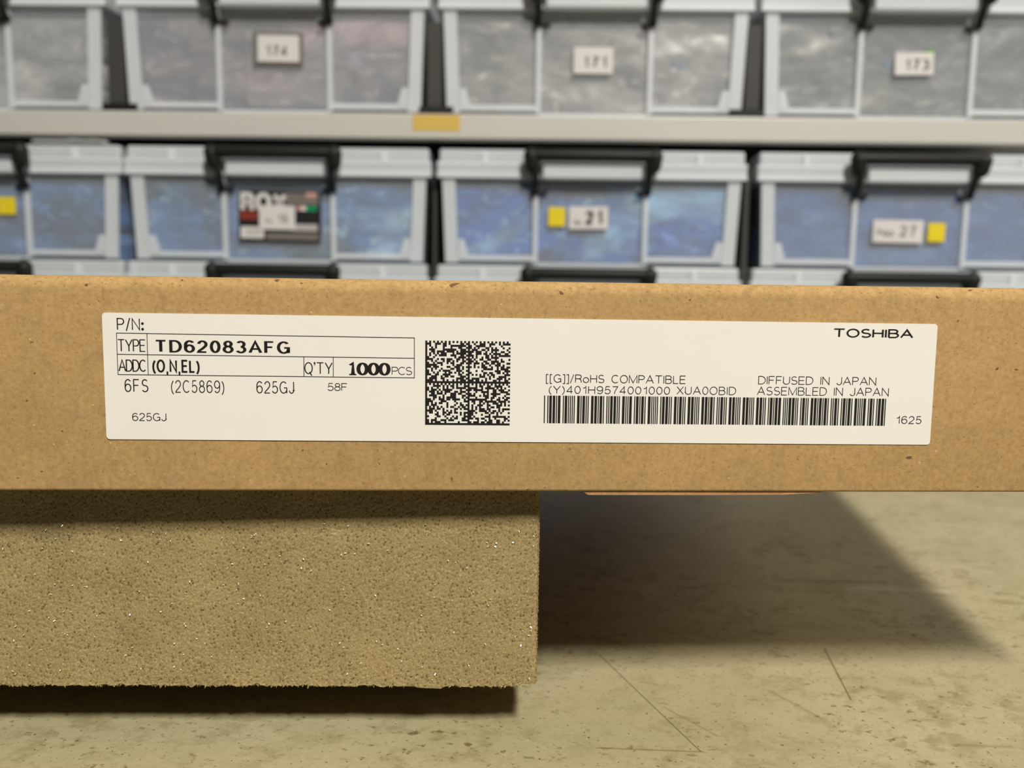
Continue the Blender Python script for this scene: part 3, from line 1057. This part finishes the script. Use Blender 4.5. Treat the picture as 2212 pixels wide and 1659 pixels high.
def fill(key, hb, cols, group, where):
    """cols: from the left, (share of the width, the bags of that column from the bottom up); the bags stand on the bin's floor"""
    b = bins[key]
    inner = 240.0
    tot_h = hb - 4.0
    rnd = random.Random(sum(ord(c) for c in key) * 31)
    x = -inner / 2
    tw = sum(c[0] for c in cols)
    for ci, (share, mats) in enumerate(cols):
        w = inner * share / tw
        z = 2.2
        ml = mats.split()
        hs = [rnd.uniform(.7, 1.35) for _ in ml]
        for li, (mat, hh) in enumerate(zip(ml, hs)):
            h = tot_h * hh / sum(hs)
            me = BAGS[rnd.randrange(4)].copy()
            me.materials.clear(); me.materials.append(BAGM[mat])
            o = bpy.data.objects.new('parts_bag', me)
            COL.objects.link(o)
            sc = Vector((w / 80 * .99, 1.0, h / 40 * .98))
            local = Matrix.Translation(((x + w / 2) / 1000, 0.1085 + rnd.uniform(0.0, 0.007), (z + h / 2) / 1000)) @ Matrix.Rotation(rnd.uniform(-.13, .13), 4, 'Y') @ Matrix.Diagonal((*sc, 1))
            mw = Matrix.Translation(b.location) @ b.rotation_euler.to_matrix().to_4x4()
            o.matrix_world = mw @ local
            tag(o, f"{LOOK[mat]} bag {LEVEL[len(ml)][li]}, {ORD[ci]} column of {where}", 'parts bag', group)
            z += h
        x += w


fill('u0', HB_UP, [(1, 'grey dark grey'), (.8, 'grey clear'), (1, 'clear grey dark grey'), (.9, 'grey dark grey'), (1, 'grey clear grey')],
     'bags in the bin at the top left corner', 'the bin at top left')
fill('u1', HB_UP, [(.7, 'mauve pink mauve'), (.8, 'mauve pink grey'), (.8, 'clear clear mauve'), (.6, 'clear mauve pink'), (1.3, 'mauve mauve pink')],
     'bags in the bin with the dark-edged label', 'the pinkish bin')
fill('u2', HB_UP, [(.6, 'clear grey'), (1, 'clear grey mauve'), (.8, 'grey dark grey'), (.7, 'clear dark clear'), (1.1, 'slate slate clear clear')],
     'bags in the bin numbered 171', 'the bin right of the tape')
fill('u3', HB_UP, [(.7, 'dark slate slate'), (.8, 'dark grey dark'), (.9, 'dark slate grey'), (.7, 'dark pink dark'), (1, 'clear dark grey')],
     'bags in the bin numbered 173', 'the bin with green-cornered label')
fill('m0', HB_LO, [(1, 'slate slate'), (.8, 'blue slate'), (1, 'slate slate grey'), (.8, 'blue deep blue'), (.9, 'blue blue')],
     'bags in the blue bin at the left edge', 'the blue bin at left edge')
fill('m1', HB_LO, [(.9, 'blue blue slate'), (.7, 'deep blue'), (.7, 'cyan blue slate'), (.6, 'cyan slate'), (1.2, 'blue cyan slate')],
     'bags in the bin with the black card', 'the bin with black card')
fill('m2', HB_LO, [(.9, 'blue cyan slate'), (.6, 'slate blue blue'), (.8, 'slate deep slate'), (.7, 'cyan deep blue'), (1.2, 'deep deep')],
     'bags in the bin numbered 21', 'the bin right of the card')
fill('m3', HB_LO, [(1, 'blue deep'), (.7, 'deep deep blue'), (.8, 'slate slate'), (.6, 'slate blue slate'), (1, 'slate grey slate')],
     'bags in the bin numbered 27', 'the blue bin at right edge')

# loose film pressed against the inside of each front
def mat_film(name, c1, c2, c3, seed, ang):
    """thin tinted film, unevenly coloured and unevenly clear"""
    m, nt, p, out = new_mat(name)
    t = node(nt, 'ShaderNodeTexCoord')
    mp = node(nt, 'ShaderNodeMapping')
    mp.inputs['Location'].default_value = (seed * 3.1, seed * 1.7, seed * 0.9)
    mp.inputs['Rotation'].default_value = (0, math.radians(ang), 0)
    mp.inputs['Scale'].default_value = (0.6, 1, 1.35)
    nt.links.new(t.outputs['Object'], mp.inputs['Vector'])
    v = mp.outputs['Vector']
    c = ramp(nt, noise_node(nt, 9, 3, 0.55, v, 1.2), [(0.38, c1), (0.47, c2), (0.54, c2), (0.63, c3)])
    c = mix(nt, ramp(nt, noise_node(nt, 55, 4, 0.6, v, 2.5), [(0.55, g(0)), (0.68, g(0.6))]), c, tuple(min(1, x * 1.5 + .06) for x in c3))
    nt.links.new(c, p.inputs['Base Color'])
    p.inputs['Roughness'].default_value = 0.3
    tr = node(nt, 'ShaderNodeBsdfTransparent')
    mx = node(nt, 'ShaderNodeMixShader')
    f = noise_node(nt, 22, 3, 0.6, v, 1.5)
    nt.links.new(ramp(nt, f, [(0.38, g(0.30)), (0.60, g(0.78))]), mx.inputs[0])
    nt.links.new(tr.outputs[0], mx.inputs[1])
    nt.links.new(p.outputs[0], mx.inputs[2])
    nt.links.new(mx.outputs[0], out.inputs['Surface'])
    return m


FILMS = {
    'u0': mat_film('greyish_film', (0.20, 0.20, 0.195), (0.31, 0.31, 0.30), (0.48, 0.47, 0.45), 1, 20),
    'u1': mat_film('pinkish_film', (0.15, 0.15, 0.20), (0.29, 0.265, 0.28), (0.52, 0.40, 0.43), 12.4, -35),
    'u2': mat_film('warm_grey_film', (0.17, 0.165, 0.155), (0.33, 0.315, 0.30), (0.55, 0.52, 0.48), 3, -15),
    'u3': mat_film('dark_greyish_film', (0.085, 0.088, 0.095), (0.17, 0.172, 0.165), (0.36, 0.35, 0.32), 4, 30),
    'm0': mat_film('blue_film_wrap', (0.05, 0.095, 0.20), (0.08, 0.19, 0.46), (0.18, 0.33, 0.60), 5, 35),
    'm1': mat_film('light_blue_film_wrap', (0.045, 0.09, 0.20), (0.08, 0.21, 0.52), (0.38, 0.58, 0.80), 6, 15),
    'm2': mat_film('bright_blue_film_wrap', (0.04, 0.065, 0.14), (0.05, 0.16, 0.56), (0.28, 0.52, 0.82), 7, -30),
    'm3': mat_film('navy_film_wrap', (0.03, 0.05, 0.09), (0.06, 0.14, 0.40), (0.13, 0.24, 0.50), 8, 25)}
for key, hb, mat, seed, lab in (
        ('u0', HB_UP, None, 1, 'loose greyish film behind the front of the bin at the top left'),
        ('u1', HB_UP, None, 2, 'loose pinkish film behind the front of the bin with the dark-edged label'),
        ('u2', HB_UP, None, 3, 'loose greyish film behind the front of the upper bin right of the yellow tape'),
        ('u3', HB_UP, None, 4, 'loose greyish film behind the front of the bin with the green-cornered label'),
        ('m0', HB_LO, None, 5, 'loose blue film behind the front of the under-shelf bin at the left edge'),
        ('m1', HB_LO, None, 6, 'loose blue film behind the front of the bin with the black card'),
        ('m2', HB_LO, None, 7, 'loose blue film behind the front of the bin right of the black card'),
        ('m3', HB_LO, None, 8, 'loose blue film behind the front of the under-shelf bin at the right edge')):
    V, F = [], []
    nx, nz = 60, 24
    for j in range(nz + 1):
        for i in range(nx + 1):
            x = -0.118 + 0.236 * i / nx; z = 0.003 + (hb / 1000 - 0.008) * j / nz
            y = 0.0062 + 0.0016 * noise.noise(Vector((x * 35, z * 50, seed * 5))) + 0.0007 * noise.noise(Vector((x * 120, z * 160, seed * 9)))
            V.append((x, y, z))
    for j in range(nz):
        for i in range(nx):
            a_ = j * (nx + 1) + i
            F.append((a_, a_ + 1, a_ + nx + 2, a_ + nx + 1))
    o = mesh_obj('loose_film', V, F, FILMS[key], None, True)
    so = o.modifiers.new('thickness', 'SOLIDIFY'); so.thickness = 0.0002
    o.location = bins[key].location; o.rotation_euler = bins[key].rotation_euler
    tag(o, lab, 'plastic film')

# dark dividers standing in the gaps of the upper row
DARKPLATE = plain('dark_grey_plate', (0.050, 0.049, 0.044), 0.6, 0.3)
BASEPLATE = plain('black_plate_foot', (0.010, 0.010, 0.009), 0.5, 0.3)
for xm, foot, lab in ((-358.0, (-9, 21), 'dark upright divider left of the pinkish bin on the upper shelf'),
                      (-82.3, (-12, 17), 'dark upright divider above the yellow tape on the shelf'),
                      (190.5, (-21, 9), 'dark upright divider left of the bin with the green-cornered label')):
    d = empty('bin_gap_plate', (math.cos(RY) * (xm - RU0) / 1000, RACK_Y + math.sin(RY) * (xm - RU0) / 1000, SH1), RY)
    pl = MB(); pl.rbox(-0.0068, 0.0068, 0.010, 0.30, 0.004, 0.078, 0.001, 1)
    pl.build('upright_plate', DARKPLATE, d)
    ft = MB(); ft.rbox(foot[0] / 1000, foot[1] / 1000, 0.0012, 0.0045, 0.0, 0.0062, 0.0006, 1)
    ft.rbox(-0.0042, 0.0042, 0.0045, 0.30, 0.0, 0.004, 0.0006, 1)
    ft.build('foot', BASEPLATE, d)
    tag(d, lab, 'shelf divider', 'dark dividers between the upper bins')

for xm, hw, lab in ((-82.2, .0016, 'thin added dark plate greying the gap between the bins below the yellow tape'),
                    (190.2, .0026, 'thin added dark plate greying the gap between the two under-shelf bins with yellow squares')):
    d = empty('bin_gap_plate', (math.cos(RY) * (xm - RU0) / 1000, RACK_Y + math.sin(RY) * (xm - RU0) / 1000, SH2), RY)  # added plate whose grey lightens the black gap between these bins
    pl = MB(); pl.rbox(-hw, hw, 0.014, 0.30, 0.003, 0.176, 0.0008, 1)
    pl.build('upright_plate', DARKPLATE, d)
    ft = MB(); ft.box(-hw, hw, 0.010, 0.31, 0.0, 0.003)
    ft.build('foot', BASEPLATE, d)
    tag(d, lab, 'shelf divider', 'added plates greying the gaps between the under-shelf bins')

# clear sleeve lying on the left bin, in the gap under the shelf
sl = MB()
cl = place = None
b = bins['m0']
pts = []
NXs = 24
for i in range(NXs + 1):
    for j in range(7):
        x = 0.055 + 0.064 * i / NXs; y = -0.004 + 0.2 * j / 6
        z = (HB_LO + LIDH) / 1000 + 0.0012 + 0.0016 * abs(noise.noise(Vector((x * 60, y * 20, 1))))
        pts.append((x, y, z))
top = [(x, y, z + 0.0026) for x, y, z in pts]
nn = len(pts)
ff = []
for i in range(NXs):
    for j in range(6):
        a = i * 7 + j
        ff.append((a, a + 1, a + 8, a + 7)); ff.append((nn + a, nn + a + 7, nn + a + 8, nn + a + 1))
for i in range(NXs):
    a = i * 7; ff.append((a, a + 7, nn + a + 7, nn + a)); a += 6; ff.append((a + 7, a, nn + a, nn + a + 7))
for j in range(6):
    a = j; ff.append((a + 1, a, nn + a, nn + a + 1)); a = NXs * 7 + j; ff.append((a, a + 1, nn + a + 1, nn + a))
sl.add(pts + top, ff)
slv = sl.build('plastic_sleeve', FROST_RIB, None, True)
slv.location = b.location; slv.rotation_euler = b.rotation_euler
tag(slv, 'flat clear plastic sleeve lying on the left bin under the shelf', 'plastic sleeve')
